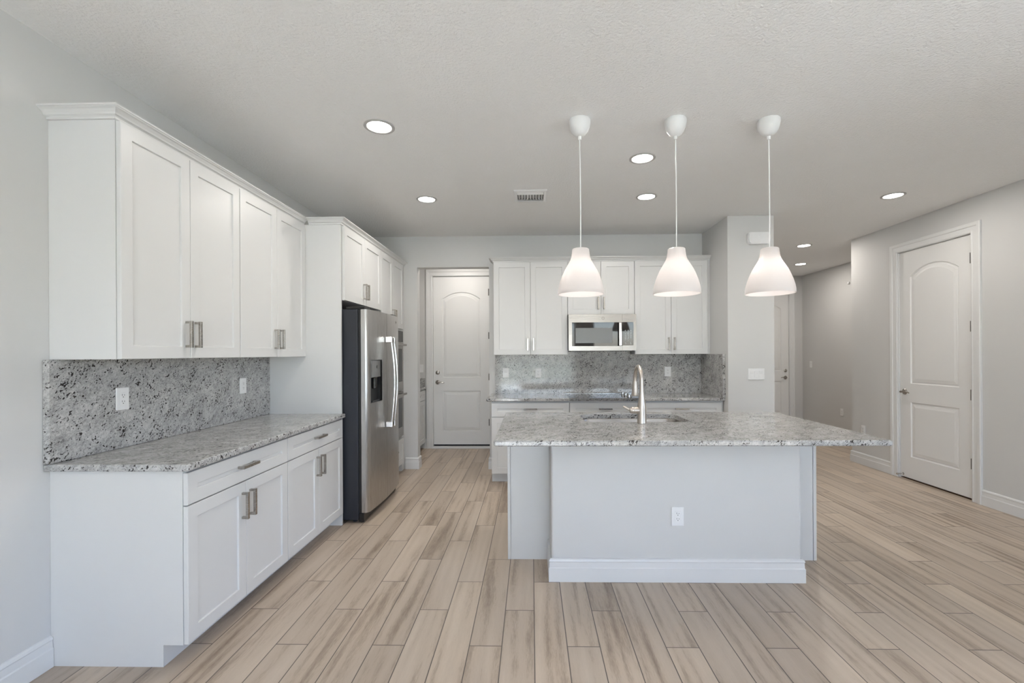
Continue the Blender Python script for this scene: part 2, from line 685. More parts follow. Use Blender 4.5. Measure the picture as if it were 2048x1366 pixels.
BASE = [(0, 0), (0.017, 0), (0.017, 0.082), (0.013, 0.088), (0.012, 0.118), (0.015, 0.124), (0.012, 0.134), (0.006, 0.139), (0, 0.14)]


def baseboard(side, *paths):
    mb = MB()
    for p in paths:
        s = sweep(p, BASE)
        me = bpy.data.meshes.new('t')
        s.bm.to_mesh(me)
        s.bm.free()
        mb.bm.from_mesh(me)
        bpy.data.meshes.remove(me)
    return struct(mb.build('baseboard_' + side, M['trim'], recalc=True))


baseboard('left', [(XW, YREAR), (XW, Y0 - 0.002)])
baseboard('right', [(XR, DR0 - 0.09), (XR, WR1 + 0.05)], [(XR, WR0 - 0.05), (XR, YREAR)], [(XH, YRE), (XR, YRE), (XR, DR1 + 0.09)])
baseboard('back', [(-1.532, YB), (XO0, YB), (XO0, YB + T)], [(XO1, YB + T), (XO1, YB), (-0.440, YB)])
baseboard('pantry', [(XCOL + 0.001, YCOL), (XCOLR, YCOL), (XCOLR, YH)])
baseboard('hall', [(XCOLR, YH), (HD0 - 0.09, YH)], [(HD1 + 0.09, YH), (XH, YH)], [(XH, YH), (XH, YRE)])
baseboard('passage', [(-1.60, YD), (PD0 - 0.09, YD)])

# ------------------------------------------------------------------ doors (canonical: wall face y=0, faces -y, opening 0..w)
def arch_loop(x0, x1, z0, zs, za, y, n=18):
    pts = [(x0, y, z0), (x1, y, z0)]
    w = x1 - x0
    h = max(za - zs, 1e-4)
    R = (w * w / 4 + h * h) / (2 * h)
    cx, cz = (x0 + x1) / 2, za - R
    a = math.asin(min(1, (w / 2) / R))
    for i in range(n + 1):
        t = a - 2 * a * i / n
        pts.append((cx + R * math.sin(t), y, cz + R * math.cos(t)))
    return pts


def panel_door(name, w, H, zbot, loc, rotz, handle_side, hinges, deadbolt, lever_dir, zh, casing_w=0.095, plain_door=False):
    r = struct_root(name, loc, rotz)
    g = 0.012
    ys, yb = 0.014, 0.050
    X0, X1, Z0, Z1 = g, w - g, zbot, H - g
    mb = MB()
    S = X1 - X0
    pm = 0.138
    holes = []
    specs = [(X0 + pm, X1 - pm, 1.045, 2.205 - 0.0, 2.305), (X0 + pm, X1 - pm, 0.25, 0.845, 0.845)]
    prof = [(0.0, 0.0), (0.007, 0.010), (0.016, 0.011), (0.024, 0.006), (0.036, 0.005), (0.055, 0.001)]
    for a, b_, c, d, e in specs:
        loops = []
        for o, dep in prof:
            if e > d:
                loops.append(arch_loop(a + o, b_ - o, c + o, d - o * 0.9, e - o, ys + dep))
            else:
                loops.append(arch_loop(a + o, b_ - o, c + o, d - o, d - o + 1e-4, ys + dep))
        holes.append(loops[0])
        mb.strip(loops, True)
        mb.face(loops[-1])
    outer = [(X0, ys, Z0), (X1, ys, Z0), (X1, ys, Z1), (X0, ys, Z1)]
    mb.face(outer, holes)
    back = [(x, yb, z) for x, y, z in outer]
    mb.strip([outer, back], True)
    mb.face(back)
    slab = mb.build('door_slab', M['door'], r, weld=True, recalc=True)
    # jamb
    j = MB()
    j.box(0.0005, g - 0.003, 0.001, 0.115, 0, H - 0.001)
    j.box(w - g + 0.003, w - 0.0005, 0.001, 0.115, 0, H - 0.001)
    j.box(g - 0.003, w - g + 0.003, 0.001, 0.115, H - g + 0.003, H - 0.001)
    j.build('door_jamb', M['trim'], r)
    # casing with stepped profile
    cp = [(0.0, 0.0), (0.0, -0.011), (0.012, -0.015), (0.022, -0.012), (0.055, -0.013), (0.062, -0.020), (casing_w - 0.006, -0.022), (casing_w, -0.018), (casing_w, 0.0)]
    rev = 0.004
    pts = [(rev, 0.0), (rev, H - rev), (w - rev, H - rev), (w - rev, 0.0)]
    nrm = [(-1, 0), (-1, 1), (1, 1), (1, 0)]
    loops = [[(px + nx * o, d - 0.0005, pz + nz * o) for o, d in cp] for (px, pz), (nx, nz) in zip(pts, nrm)]
    c = MB()
    c.strip(loops, True)
    c.face(loops[0])
    c.face(loops[-1])
    c.build('door_casing', M['trim'], r, recalc=True)
    # hardware
    hx = X0 + 0.062 if handle_side == 'left' else X1 - 0.062
    h = MB()
    h.lathe([(0, 0.0), (0.032, 0.0), (0.033, 0.004), (0.028, 0.010), (0.013, 0.013), (0.012, 0.045), (0, 0.046)], (hx, ys, zh), 'Y', 28)
    L = lever_dir
    h.tube([(hx - 0.006 * L, ys - 0.045, zh), (hx + 0.02 * L, ys - 0.047, zh + 0.002), (hx + 0.055 * L, ys - 0.046, zh + 0.006), (hx + 0.085 * L, ys - 0.044, zh + 0.001), (hx + 0.105 * L, ys - 0.042, zh - 0.006)],
           [0.011, 0.0105, 0.008, 0.0075, 0.006])
    hd = h.build('door_handle', M['nickel'], slab)
    hd['label'] = 'brushed nickel lever handle'
    if deadbolt:
        d = MB()
        d.lathe([(0, 0.0), (0.030, 0.0), (0.031, 0.006), (0.024, 0.013), (0.018, 0.015), (0, 0.016)], (hx, ys, zh + deadbolt), 'Y', 28)
        d.box(hx - 0.004, hx + 0.004, ys - 0.030, ys - 0.014, zh + deadbolt - 0.013, zh + deadbolt + 0.013, 0.002)
        d.build('deadbolt', M['nickel'], slab)
    hxn = w - 0.012 if handle_side == 'left' else 0.012
    for hz in hinges:
        q = MB()
        q.lathe([(0, -0.047), (0.0055, -0.047), (0.0055, 0.047), (0, 0.047)], (hxn, 0.005, hz), 'Z', 12)
        q.box(hxn - 0.019, hxn - 0.001, 0.006, 0.0135, hz - 0.050, hz + 0.050)
        q.build('hinge', M['hinge'], slab)
    return r, slab


d1, s1 = panel_door('door_1', DR1 - DR0, DRH, 0.018, (XR, DR1, 0), -PI / 2, 'left', [2.262, 1.625, 0.984, 0.342], None, 1, 0.952)
# spring door stop at the foot of the slab
q = MB()
q.lathe([(0, 0), (0.013, 0), (0.013, 0.006), (0.006, 0.008), (0.006, 0.060), (0.009, 0.061), (0.009, 0.074), (0, 0.075)], (0.05, 0.0135, 0.045), 'Y', 16)
q.build('door_stop', M['chrome'], s1)
MB().box(0.013, DR1 - DR0 - 0.013, 0.02, 0.14, 0.0005, 0.006).build('threshold_or_gap_shade', M['gap_shade'], d1)  # dark strip painted as shaded floor seen below the slab
d2, s2 = panel_door('door_2', PD1 - PD0, PDH, 0.055, (PD0, YD, 0), 0, 'left', [2.30, 1.66, 1.05, 0.38], 0.145, 1, 0.972)
MB().box(0.013, PD1 - PD0 - 0.013, 0.016, 0.050, 0.036, 0.0545).build('door_sweep', M['sweep'], s2)
MB().box(0.001, PD1 - PD0 - 0.001, -0.045, 0.115, 0.0005, 0.030, 0.004).build('threshold_or_gap_shade', M['trim'], d2)
d3, s3 = panel_door('door_3', HD1 - HD0, HDH, 0.015, (HD0, YH, 0), 0, 'right', [2.2, 1.0, 0.3], 0.13, -1, 0.917)

# ------------------------------------------------------------------ cabinet builders (canonical: box front y=0, faces -y)
DT = 0.020


def shaker(x0, x1, z0, z1, stile=0.06, rec=0.009, yf=-0.0225, yb=-0.002):
    mb = MB()
    e = 0.0015
    def L(a, y):
        return [(x0 + a, y, z0 + a), (x1 - a, y, z0 + a), (x1 - a, y, z1 - a), (x0 + a, y, z1 - a)]
    loops = [L(0, yb), L(0, yf + e), L(e, yf), L(stile, yf), L(stile + 0.0015, yf + 0.001), L(stile + 0.003, yf + rec)]
    mb.strip(loops, True)
    mb.face(loops[-1])
    mb.face(loops[0])
    return mb


def pull(cx, cz, vertical, yf=-0.0225, length=0.142):
    mb = MB()
    s = 0.0075
    h = length / 2
    y0, y1 = yf - 0.036, yf - 0.022
    if vertical:
        mb.box(cx - s, cx + s, y0, y1, cz - h, cz + h, 0.001, 1)
        for z in (cz - h + 0.007, cz + h - 0.007):
            mb.box(cx - s, cx + s, y1 - 0.001, yf, z - 0.006, z + 0.006, 0.001, 1)
    else:
        mb.box(cx - h, cx + h, y0, y1, cz - s, cz + s, 0.001, 1)
        for x in (cx - h + 0.007, cx + h - 0.007):
            mb.box(x - 0.006, x + 0.006, y1 - 0.001, yf, cz - s, cz + s, 0.001, 1)
    return mb


def add_door(root, x0, x1, z0, z1, handle=None, name='door'):
    d = shaker(x0, x1, z0, z1).build(name, M['cab'], root, weld=True, recalc=True)
    if handle:
        hx, hz, vert = handle
        pull(hx, hz, vert).build('handle', M['nickel'], d)
    return d


def door_pair(root, x0, x1, z0, z1, zh):
    m = (x0 + x1) / 2
    add_door(root, x0, m - 0.0015, z0, z1, (m - 0.033, zh, True))
    add_door(root, m + 0.0015, x1, z0, z1, (m + 0.033, zh, True))


def wall_cab(label, w, depth, z0, z1, loc, rotz, zh, x1=None, group=None, name='wall_cabinet'):
    r = thing(name, label, 'cabinet', loc, rotz, group)
    MB().box(0.0005, w - 0.0005, 0, depth, z0, z1).build('body', M['cab'], r)
    door_pair(r, 0.003, (x1 or w) - 0.003, z0 + 0.001, z1 - 0.006, zh)
    return r


def base_cab(label, w, depth, loc, rotz, spec, toe=0.09, ztk=0.098, zdr=(0.722, 0.866), x0=0.0, x1=None, name='base_cabinet', left_end=True, handle=True):
    r = thing(name, label, 'cabinet', loc, rotz)
    mb = MB()
    mb.box(0.0005, w - 0.0005, 0, depth, ztk, ZCB - 0.001)
    mb.box(0.0005, w - 0.0005, toe, depth, 0, ztk)
    mb.build('body', M['cab'], r)
    a, b_ = x0 + 0.003, (x1 or w) - 0.003
    if 'drawer' in spec:
        add_door(r, a, b_, zdr[0], zdr[1], ((a + b_) / 2, (zdr[0] + zdr[1]) / 2 + 0.008, False), 'drawer')
        ztop = zdr[0] - 0.006
    else:
        ztop = zdr[1]
    if 'pair' in spec:
        door_pair(r, a, b_, ztk + 0.002, ztop, ztop - 0.122)
    if 'drawers' in spec:
        zm = (ztk + ztop) / 2
        add_door(r, a, b_, zm + 0.002, ztop, ((a + b_) / 2, (zm + ztop) / 2, False), 'drawer')
        add_door(r, a, b_, ztk + 0.002, zm - 0.002, ((a + b_) / 2, (zm + ztk) / 2, False), 'drawer')
    return r


RL = PI / 2
XUB, XBB = -1.8595, -1.5615
HALF = (Y1 - Y0) / 2
# ---- left run
wall_cab('white shaker wall cabinet nearest the camera above the long granite backsplash', HALF, XUB - XW - 0.001, ZUB, ZUT, (XUB, Y0, 0), RL, ZUB + 0.128)
wall_cab('white shaker wall cabinet butting against the tall refrigerator panel', HALF, XUB - XW - 0.001, ZUB, ZUT, (XUB, Y0 + HALF, 0), RL, ZUB + 0.128)
base_cab('white base cabinet with its plain end panel facing the camera, left wall', HALF, XBB - XW - 0.001, (XBB, Y0, 0), RL, ('drawer', 'pair'))
base_cab('white base cabinet under the left counter, directly beside the refrigerator', HALF, XBB - XW - 0.001, (XBB, Y0 + HALF, 0), RL, ('drawer', 'pair'))
CROWN = [(0, -0.005), (0.008, -0.005), (0.009, 0.004), (0.014, 0.008), (0.020, 0.010), (0.024, 0.017), (0.034, 0.027), (0.043, 0.031), (0.044, 0.034), (0.050, 0.036), (0.050, 0.043), (0, 0.043)]
CROWN = [(o, z + ZUT + 0.0055) for o, z in CROWN]
tag(sweep([(XW + 0.001, Y0), (XUB, Y0), (XUB, Y1 - 0.001)], CROWN).build('crown_moulding', M['cab'], recalc=True),
    'white crown moulding along the tops of the two left wall cabinets', 'crown moulding')
XT = -1.5495
tag(sweep([(XUB + 0.052, Y1), (XT, Y1), (XT, YB - 0.001)], CROWN).build('crown_moulding', M['cab'], recalc=True),
    'white crown moulding above the refrigerator and oven cabinets', 'crown moulding')
tag(MB().box(XW + 0.001, -1.515, Y0 - 0.030, Y1 - 0.001, ZCB, ZCT, 0.007, 3).build('countertop', M['granite']),
    'grey granite countertop on the left base cabinets', 'countertop')
tag(MB().box(XW + 0.001, XW + 0.031, Y0 - 0.030, Y1 - 0.001, ZCT + 0.0005, ZUB - 0.001, 0.002, 1).build('backsplash', M['granite']),
    'full height speckled granite backsplash on the left wall', 'backsplash')
tag(MB().box(XW + 0.001, XT, Y1, Y1 + 0.018, 0, ZUT).build('side_panel', M['cab']),
    'tall white side panel between left counter and refrigerator', 'panel')
# ---- tall units
WF, WO = 0.9356, 0.8094
YF0 = Y1 + 0.0185
wall_cab('deep white two-door cabinet over the stainless refrigerator', Y1 + WF - YF0, XT - XW - 0.001, 1.838, ZUT, (XT, YF0, 0), RL, 1.838 + 0.125)
ov = thing('oven_cabinet', 'tall white cabinet tower housing the double wall oven', 'cabinet', (XT, Y1 + WF, 0), RL)
dpt = XT - XW - 0.001
mb = MB()
wo = YB - (Y1 + WF) - 0.002
mb.box(0.0005, wo, 0, dpt, 1.670, ZUT)
mb.box(0.0005, 0.026, 0, dpt, 0, 1.670)
mb.box(WO - 0.026, wo, 0, dpt, 0.0, 1.670)
mb.box(0.026, WO - 0.026, 0, dpt, 0.098, 0.405)
mb.box(0.026, WO - 0.026, 0.07, dpt, 0, 0.098)
mb.build('body', M['cab'], ov)
door_pair(ov, 0.003, WO - 0.003, 1.690, ZUT - 0.006, 1.690 + 0.125)
add_door(ov, 0.003, WO - 0.003, 0.100, 0.398, (WO / 2, 0.29, False), 'drawer')
# double wall oven
wv_ = thing('wall_oven', 'stainless double wall oven stacked in the white tower cabinet', 'oven', (XT, Y1 + WF, 0), RL)
a, b_ = 0.028, WO - 0.028
MB().box(a, b_, -0.002, 0.50, 0.410, 1.666).build('housing', M['steelh'], wv_)
cp = MB().box(a, b_, -0.024, -0.0025, 1.535, 1.664, 0.003).build('control_panel', M['gloss_black'], wv_)
for z0, z1 in ((0.965, 1.530), (0.432, 0.958)):
    d = MB()
    d.box(a, b_, -0.026, -0.0025, z0, z1, 0.004)
    do = d.build('oven_door', M['steelh'], wv_)
    MB().box(a + 0.06, b_ - 0.06, -0.0285, -0.0255, z0 + 0.11, z1 - 0.075, 0.001, 1).build('oven_window', M['gloss_black'], do)
    h = MB()
    zz = z1 - 0.030
    h.box(a + 0.03, b_ - 0.03, -0.078, -0.060, zz - 0.013, zz + 0.013, 0.005)
    for x in (a + 0.07, b_ - 0.07):
        h.box(x - 0.012, x + 0.012, -0.062, -0.026, zz - 0.010, zz + 0.010, 0.002)
    h.build('handle', M['steelh'], do)
# ---- refrigerator
fr = thing('refrigerator', 'stainless side-by-side refrigerator with ice and water dispenser', 'refrigerator', (-1.43, 3.735, 0), RL)
FW = 0.888
mb = MB()
mb.box(0, FW, 0, 0.66, 0.028, 1.766, 0.004)
for x in (0.06, FW - 0.06):
    for y in (0.05, 0.6):
        mb.lathe([(0, 0), (0.018, 0), (0.018, 0.03), (0, 0.03)], (x, y, 0), 'Z', 12)
mb.build('case', M['fridge_side'], fr)
mb = MB()
mb.box(0.004, FW - 0.004, -0.045, -0.001, 0.012, 0.082, 0.004)
mb.build('base_grille', M['black'], fr)
for x in (0.07, FW - 0.07):
    q = MB()
    q.box(x - 0.06, x + 0.06, -0.06, 0.10, 1.7665, 1.788, 0.006)
    q.build('hinge_cover', M['black'], fr)
q = MB().box(0.012, FW - 0.012, -0.026, -0.0005, 0.085, 1.765)
q.build('door_gasket', M['black'], fr)


def bulge(x):
    t = (x / FW - 0.5) * 2
    return -0.082 - 0.026 * (1 - t * t)


def fridge_door(name, x0, x1, z0, z1, cut=None):
    """Bowed slab; cut = (xa, xb, za, zb) leaves a hole in the face."""
    mb = MB()
    r = 0.016
    xs = []
    n = 14
    for i in range(n + 1):
        xs.append(x0 + (x1 - x0) * i / n)
    if cut:
        xs = sorted(set(xs + [cut[0], cut[1]]))
    def front(x):
        y = bulge(x)
        ro = 0.0
        edge_l, edge_r = x - x0, x1 - x
        if x0 < 0.01 and edge_l < 0.035:
            y += 0.022 * (1 - edge_l / 0.035) ** 2
        if x1 > FW - 0.01 and edge_r < 0.035:
            y += 0.022 * (1 - edge_r / 0.035) ** 2
        return y
    fine = []
    for i in range(5):
        if x0 < 0.01:
            fine.append(x0 + 0.035 * i / 5)
        if x1 > FW - 0.01:
            fine.append(x1 - 0.035 * i / 5)
    xs = sorted(set(round(x, 5) for x in xs + fine))
    zs = [z0, z1] if not cut else [z0, cut[2], cut[3], z1]
    t = bmesh.new()
    g = {}
    for i, x in enumerate(xs):
        for j, z in enumerate(zs):
            g[i, j] = t.verts.new((x, front(x), z))
    for i in range(len(xs) - 1):
        for j in range(len(zs) - 1):
            if cut and j == 1 and xs[i] >= cut[0] - 1e-5 and xs[i + 1] <= cut[1] + 1e-5:
                continue
            t.faces.new((g[i, j], g[i + 1, j], g[i + 1, j + 1], g[i, j + 1]))
    yb = -0.027
    def bk(x, z):
        return t.verts.new((x, yb, z))
    for j, fl in ((0, False), (len(zs) - 1, True)):
        row = [bk(x, zs[j]) for x in xs]
        for i in range(len(xs) - 1):
            t.faces.new((g[i, j], g[i + 1, j], row[i + 1], row[i]))
    for i in (0, len(xs) - 1):
        col = [bk(xs[i], z) for z in zs]
        for j in range(len(zs) - 1):
            t.faces.new((g[i, j], g[i, j + 1], col[j + 1], col[j]))
    A = [bk(xs[0], zs[0]), bk(xs[-1], zs[0]), bk(xs[-1], zs[-1]), bk(xs[0], zs[-1])]
    t.faces.new(A)
    bmesh.ops.remove_doubles(t, verts=t.verts[:], dist=1e-5)
    bmesh.ops.recalc_face_normals(t, faces=t.faces[:])
    mb._merge(t, True)
    return mb.build(name, M['steel'], fr)


DSP = (0.055, 0.295, 0.985, 1.345)
ld = fridge_door('freezer_door', 0.001, 0.418, 0.088, 1.765, DSP)
rd = fridge_door('fresh_food_door', 0.424, FW - 0.001, 0.088, 1.765)
xa, xb, za, zb = DSP
ym = bulge((xa + xb) / 2)
q = MB()
zc_ = 1.195
q.box(xa, xb, ym + 0.035, ym + 0.038, za, zb)
q.box(xa, xa + 0.006, ym + 0.010, ym + 0.036, za, zb)
q.box(xb - 0.006, xb, ym + 0.008, ym + 0.036, za, zb)
q.box(xa, xb, ym + 0.006, ym + 0.036, za, za + 0.006)
q.box(xa + 0.03, xb - 0.03, ym + 0.006, ym + 0.030, za + 0.006, za + 0.016)
ds = q.build('dispenser', M['black'], ld)
MB().box(xa + 0.004, xb - 0.004, ym + 0.004, ym + 0.034, zc_, zb - 0.003, 0.006).build('dispenser_panel', M['grey_trim'], ds)
MB().lathe([(0, 0), (0.014, 0), (0.014, 0.004), (0, 0.005)], ((xa + xb) / 2 + 0.02, ym + 0.004, 1.285), 'Y', 18).build('dispenser_button', M['black'], ds)
MB().box((xa + xb) / 2 - 0.04, (xa + xb) / 2 + 0.04, ym + 0.012, ym + 0.033, 1.10, 1.192, 0.006).build('dispenser_paddle', M['gloss_black'], ds)


def fridge_handle(x, parent):
    y0 = bulge(x) - 0.001
    pts = []
    for i in range(17):
        t = i / 16
        z = 0.745 + (1.535 - 0.745) * t
        pts.append((x, y0 - 0.052 - 0.030 * math.sin(PI * t), z))
    mb = MB()
    mb.tube(pts, 0.0115, 14)
    for z, s in ((0.757, 1), (1.523, -1)):
        mb.box(x - 0.013, x + 0.013, y0 - 0.066, y0, z - 0.028, z + 0.028, 0.008, 3)
    return mb.build('handle', M['chrome'], parent)


fridge_handle(0.382, ld)
fridge_handle(0.460, rd)
e = MB()
ex = FW - 0.15
ey = bulge(ex)
e.lathe([(0.0115, 0), (0.0145, 0), (0.0145, 0.0015), (0.0115, 0.0015)], (ex, ey - 0.0, 1.705), 'Y', 28, closed=True)
e.tube([(ex - 0.007, ey - 0.001, 1.703), (ex - 0.003, ey - 0.001, 1.709), (ex, ey - 0.001, 1.702), (ex + 0.004, ey - 0.001, 1.708), (ex + 0.007, ey - 0.001, 1.703)], 0.001, 6)
e.build('emblem', M['hinge'], rd)

# ---- back run
XB0, XB1, XB2, XB3 = -0.4352, 0.419, 1.1837, 2.0170
YUB = 5.2855
DBK = YB - YUB - 0.001
wall_cab('white wall cabinet on the back wall left of the microwave', XB1 - XB0, DBK, ZUB, ZUT, (XB0, YUB, 0), 0, ZUB + 0.120)
wall_cab('short white wall cabinet directly above the microwave', XB2 - XB1, DBK, 1.836, ZUT, (XB1, YUB, 0), 0, 1.965)
wall_cab('white wall cabinet on the back wall right of the microwave', XCOL - 0.001 - XB2, DBK, ZUB, ZUT, (XB2, YUB, 0), 0, ZUB + 0.120, x1=XB3 - XB2)
tag(sweep([(XB0, YB - 0.001), (XB0, YUB), (XCOL - 0.002, YUB)][::1], CROWN).build('crown_moulding', M['cab'], recalc=True),
    'white crown moulding along the back wall cabinets', 'crown moulding')
YBB = 4.9385
dpb = YB - YBB - 0.001
kw = dict(toe=0.042, zdr=(0.712, 0.862))
base_cab('white base cabinet at the left end of the back counter', 0.406 - XB0, dpb, (XB0, YBB, 0), 0, ('drawer', 'pair'), **kw)
base_cab('white base drawers beneath the black cooktop', 1.170 - 0.406, dpb, (0.406, YBB, 0), 0, ('drawer', 'drawers'), **kw)
base_cab('white base cabinet at the right end of the back counter, beside the pantry wall', XCOL - 0.001 - 1.170, dpb, (1.170, YBB, 0), 0, ('drawer', 'pair'), x1=2.03 - 1.170, **kw)
tag(MB().box(-0.487, XCOL - 0.001, 4.8865, YB - 0.001, ZCB, ZCT, 0.007, 3).build('countertop', M['granite']),
    'grey granite countertop along the back wall', 'countertop')
mb = MB()
mb.box(XB0, XB1 + 0.001, YB - 0.031, YB - 0.001, ZCT + 0.0005, ZUB - 0.001)
mb.box(XB1 + 0.001, XB2 - 0.001, YB - 0.031, YB - 0.001, ZCT + 0.0005, 1.415)
mb.box(XB2 - 0.001, XCOL - 0.032, YB - 0.031, YB - 0.001, ZCT + 0.0005, ZUB - 0.001)
tag(mb.build('backsplash', M['granite']), 'granite backsplash behind the cooktop on the back wall', 'backsplash')
tag(MB().box(XCOL - 0.031, XCOL - 0.001, 4.874, YB - 0.001, ZCT + 0.0005, ZUB - 0.001, 0.002, 1).build('backsplash', M['granite']),
    'narrow granite backsplash return on the side of the pantry wall', 'backsplash')

# ---- microwave
mx0, mx1 = XB1 + 0.002, XB2 - 0.002
mw = thing('microwave', 'stainless over-the-range microwave with black door window', 'microwave', (mx0, 5.170, 0), 0)
mwW = mx1 - mx0
mz0, mz1 = 1.418, 1.832
mb = MB()
mb.box(0, mwW, 0.030, YB - 0.034 - 5.170, mz0 + 0.012, mz1 - 0.001)
mb.box(0.04, mwW - 0.04, 0.04, 0.30, mz0 - 0.004, mz0 + 0.012)
mb.build('case', M['black'], mw)
sx = mwW * 0.795
def frame_mb(x0, x1, z0, z1, hx0, hx1, hz0, hz1, y0, y1):
    m_ = MB()
    m_.box(x0, hx0, y0, y1, z0, z1)
    m_.box(hx1, x1, y0, y1, z0, z1) if x1 - hx1 > 1e-4 else None
    m_.box(hx0, hx1, y0, y1, z0, hz0)
    m_.box(hx0, hx1, y0, y1, hz1, z1)
    return m_
door = frame_mb(0.0, sx - 0.001, mz0 + 0.002, mz1 - 0.002, 0.038, sx - 0.001, mz0 + 0.054, mz1 - 0.092, 0.0, 0.029)
dmw = door.build('door', M['steelh'], mw)
MB().box(0.0385, sx - 0.0015, 0.002, 0.028, mz0 + 0.0545, mz1 - 0.0925).build('door_glass', M['gloss_black'], dmw)
MB().box(0.078, mwW * 0.645, 0.0005, 0.003, mz0 + 0.088, mz1 - 0.155, 0.001, 1).build('window', M['window_mesh'], dmw)
h = MB()
hx = mwW * 0.757
h.box(hx - 0.017, hx + 0.017, -0.040, -0.026, mz0 + 0.055, mz1 - 0.096, 0.005, 3)
for z in (mz0 + 0.085, mz1 - 0.125):
    h.box(hx - 0.010, hx + 0.010, -0.027, 0.002, z - 0.012, z + 0.012, 0.002)
h.build('handle', M['chrome'], dmw)
e = MB()
ex, ez = mwW * 0.51, mz1 - 0.047
e.lathe([(0.0125, 0), (0.0155, 0), (0.0155, 0.0015), (0.0125, 0.0015)], (ex, 0.0, ez), 'Y', 28, closed=True)
e.tube([(ex - 0.008, -0.001, ez - 0.002), (ex - 0.003, -0.001, ez + 0.006), (ex, -0.001, ez - 0.004), (ex + 0.004, -0.001, ez + 0.005), (ex + 0.008, -0.001, ez - 0.003)], 0.001, 6)
e.build('emblem', M['hinge'], dmw)
pn = frame_mb(sx + 0.001, mwW, mz0 + 0.002, mz1 - 0.002, sx + 0.0012, mwW - 0.032, mz0 + 0.060, mz1 - 0.092, 0.0, 0.029)
pno = pn.build('control_panel', M['steelh'], mw)
MB().box(sx + 0.0015, mwW - 0.0325, 0.001, 0.028, mz0 + 0.0605, mz1 - 0.0925).build('keypad', M['gloss_black'], pno)
k = MB()
for r_ in range(9):
    for c_ in range(3):
        cxk = sx + 0.035 + c_ * 0.030
        czk = mz0 + 0.078 + r_ * 0.0185
        k.box(cxk - 0.007, cxk + 0.006, 0.0, 0.0012, czk - 0.0022, czk + 0.0022)
        if r_ > 2:
            k.box(cxk - 0.004, cxk + 0.003, 0.0, 0.0012, czk + 0.006, czk + 0.0085)
k.build('key_markings', M['mark'], pno)

# ---- cooktop
ck = thing('cooktop', 'black glass cooktop set into the back counter', 'cooktop', (0.401, 4.835, ZCT), 0)
MB().box(0, 0.765, 0, 0.545, 0.0006, 0.0065, 0.002).build('glass_top', M['gloss_black'], ck)
f = MB()
f.box(-0.004, 0.769, -0.004, -0.0005, 0.0006, 0.0075)
f.box(-0.004, 0.769, 0.5455, 0.549, 0.0006, 0.0075)
f.box(-0.004, -0.0005, -0.0005, 0.5455, 0.0006, 0.0075)
f.box(0.7655, 0.769, -0.0005, 0.5455, 0.0006, 0.0075)
f.build('frame', M['chrome'], ck)
for i in range(5):
    MB().lathe([(0, 0), (0.022, 0), (0.022, 0.004), (0.018, 0.007), (0.016, 0.026), (0.013, 0.029), (0, 0.029)],
               (0.64 + (0.0 if i % 2 == 0 else 0.028), 0.07 + 0.085 * i, 0.0067), 'Z', 20).build('control_knob', M['chrome'], ck)

# ------------------------------------------------------------------ island
IP0, IP1, IPY = -0.1662, 1.8977, 3.0971
IW0, IW1, IWY = 0.116, 1.6299, 2.8065
isl = thing('kitchen_island', 'white kitchen island with painted half wall facing the camera', 'kitchen island', (0, 0, 0), 0)
mb = MB()
SK = (0.372, 1.112, 3.195, 3.605)          # sink opening
mb.box(IP0 + 0.021, IP1 - 0.023, IPY, 3.66, 0.10, 0.66)
mb.box(IP0 + 0.021, IP1 - 0.023, IPY, 3.60, 0, 0.10)
mb.box(IP0 + 0.021, SK[0] - 0.03, IPY, 3.66, 0.66, ZCB - 0.001)
mb.box(SK[1] + 0.03, IP1 - 0.023, IPY, 3.66, 0.66, ZCB - 0.001)
mb.box(SK[0] - 0.03, SK[1] + 0.03, IPY, SK[2] - 0.03, 0.66, ZCB - 0.001)
mb.build('cabinet_body', M['cab'], isl)
MB().box(IP0, IP0 + 0.0195, IPY - 0.004, 3.69, 0, ZCB - 0.001, 0.0015, 1).build('end_panel', M['cab'], isl)
MB().box(IP1 - 0.0215, IP1, IPY - 0.004, 3.69, 0, ZCB - 0.001, 0.0015, 1).build('end_panel', M['cab'], isl)
kw_ = MB()
kw_.prism([(IW0 + 0.012, IWY), (IW1 - 0.012, IWY), (IW1 - 0.0035, IWY + 0.0035), (IW1, IWY + 0.012), (IW1, IPY - 0.0005), (IW0, IPY - 0.0005), (IW0, IWY + 0.012), (IW0 + 0.0035, IWY + 0.0035)], 2, 0, ZCB - 0.001)
kwo = kw_.build('half_wall', M['wall'], isl)
bb = sweep([(IW0, IPY - 0.001), (IW0, IWY), (IW1, IWY), (IW1, IPY - 0.001)], BASE)
bb.build('baseboard', M['trim'], isl, recalc=True)

# doors on the working side
xs_ = [IP0 + 0.024, 0.345, 0.742, 1.139, IP1 - 0.026]
for a, b_ in zip(xs_[:-1], xs_[1:]):
    turn = Matrix.Translation((0, 3.66, 0)) @ Matrix.Rotation(PI, 4, 'Z')
    dd = shaker(-b_ + 0.002, -a - 0.002, 0.102, 0.865).xform(turn).build('door', M['cab'], isl, weld=True, recalc=True)
    pull(-(a + b_) / 2 + 0.12, 0.74, True).xform(turn).build('handle', M['nickel'], dd)

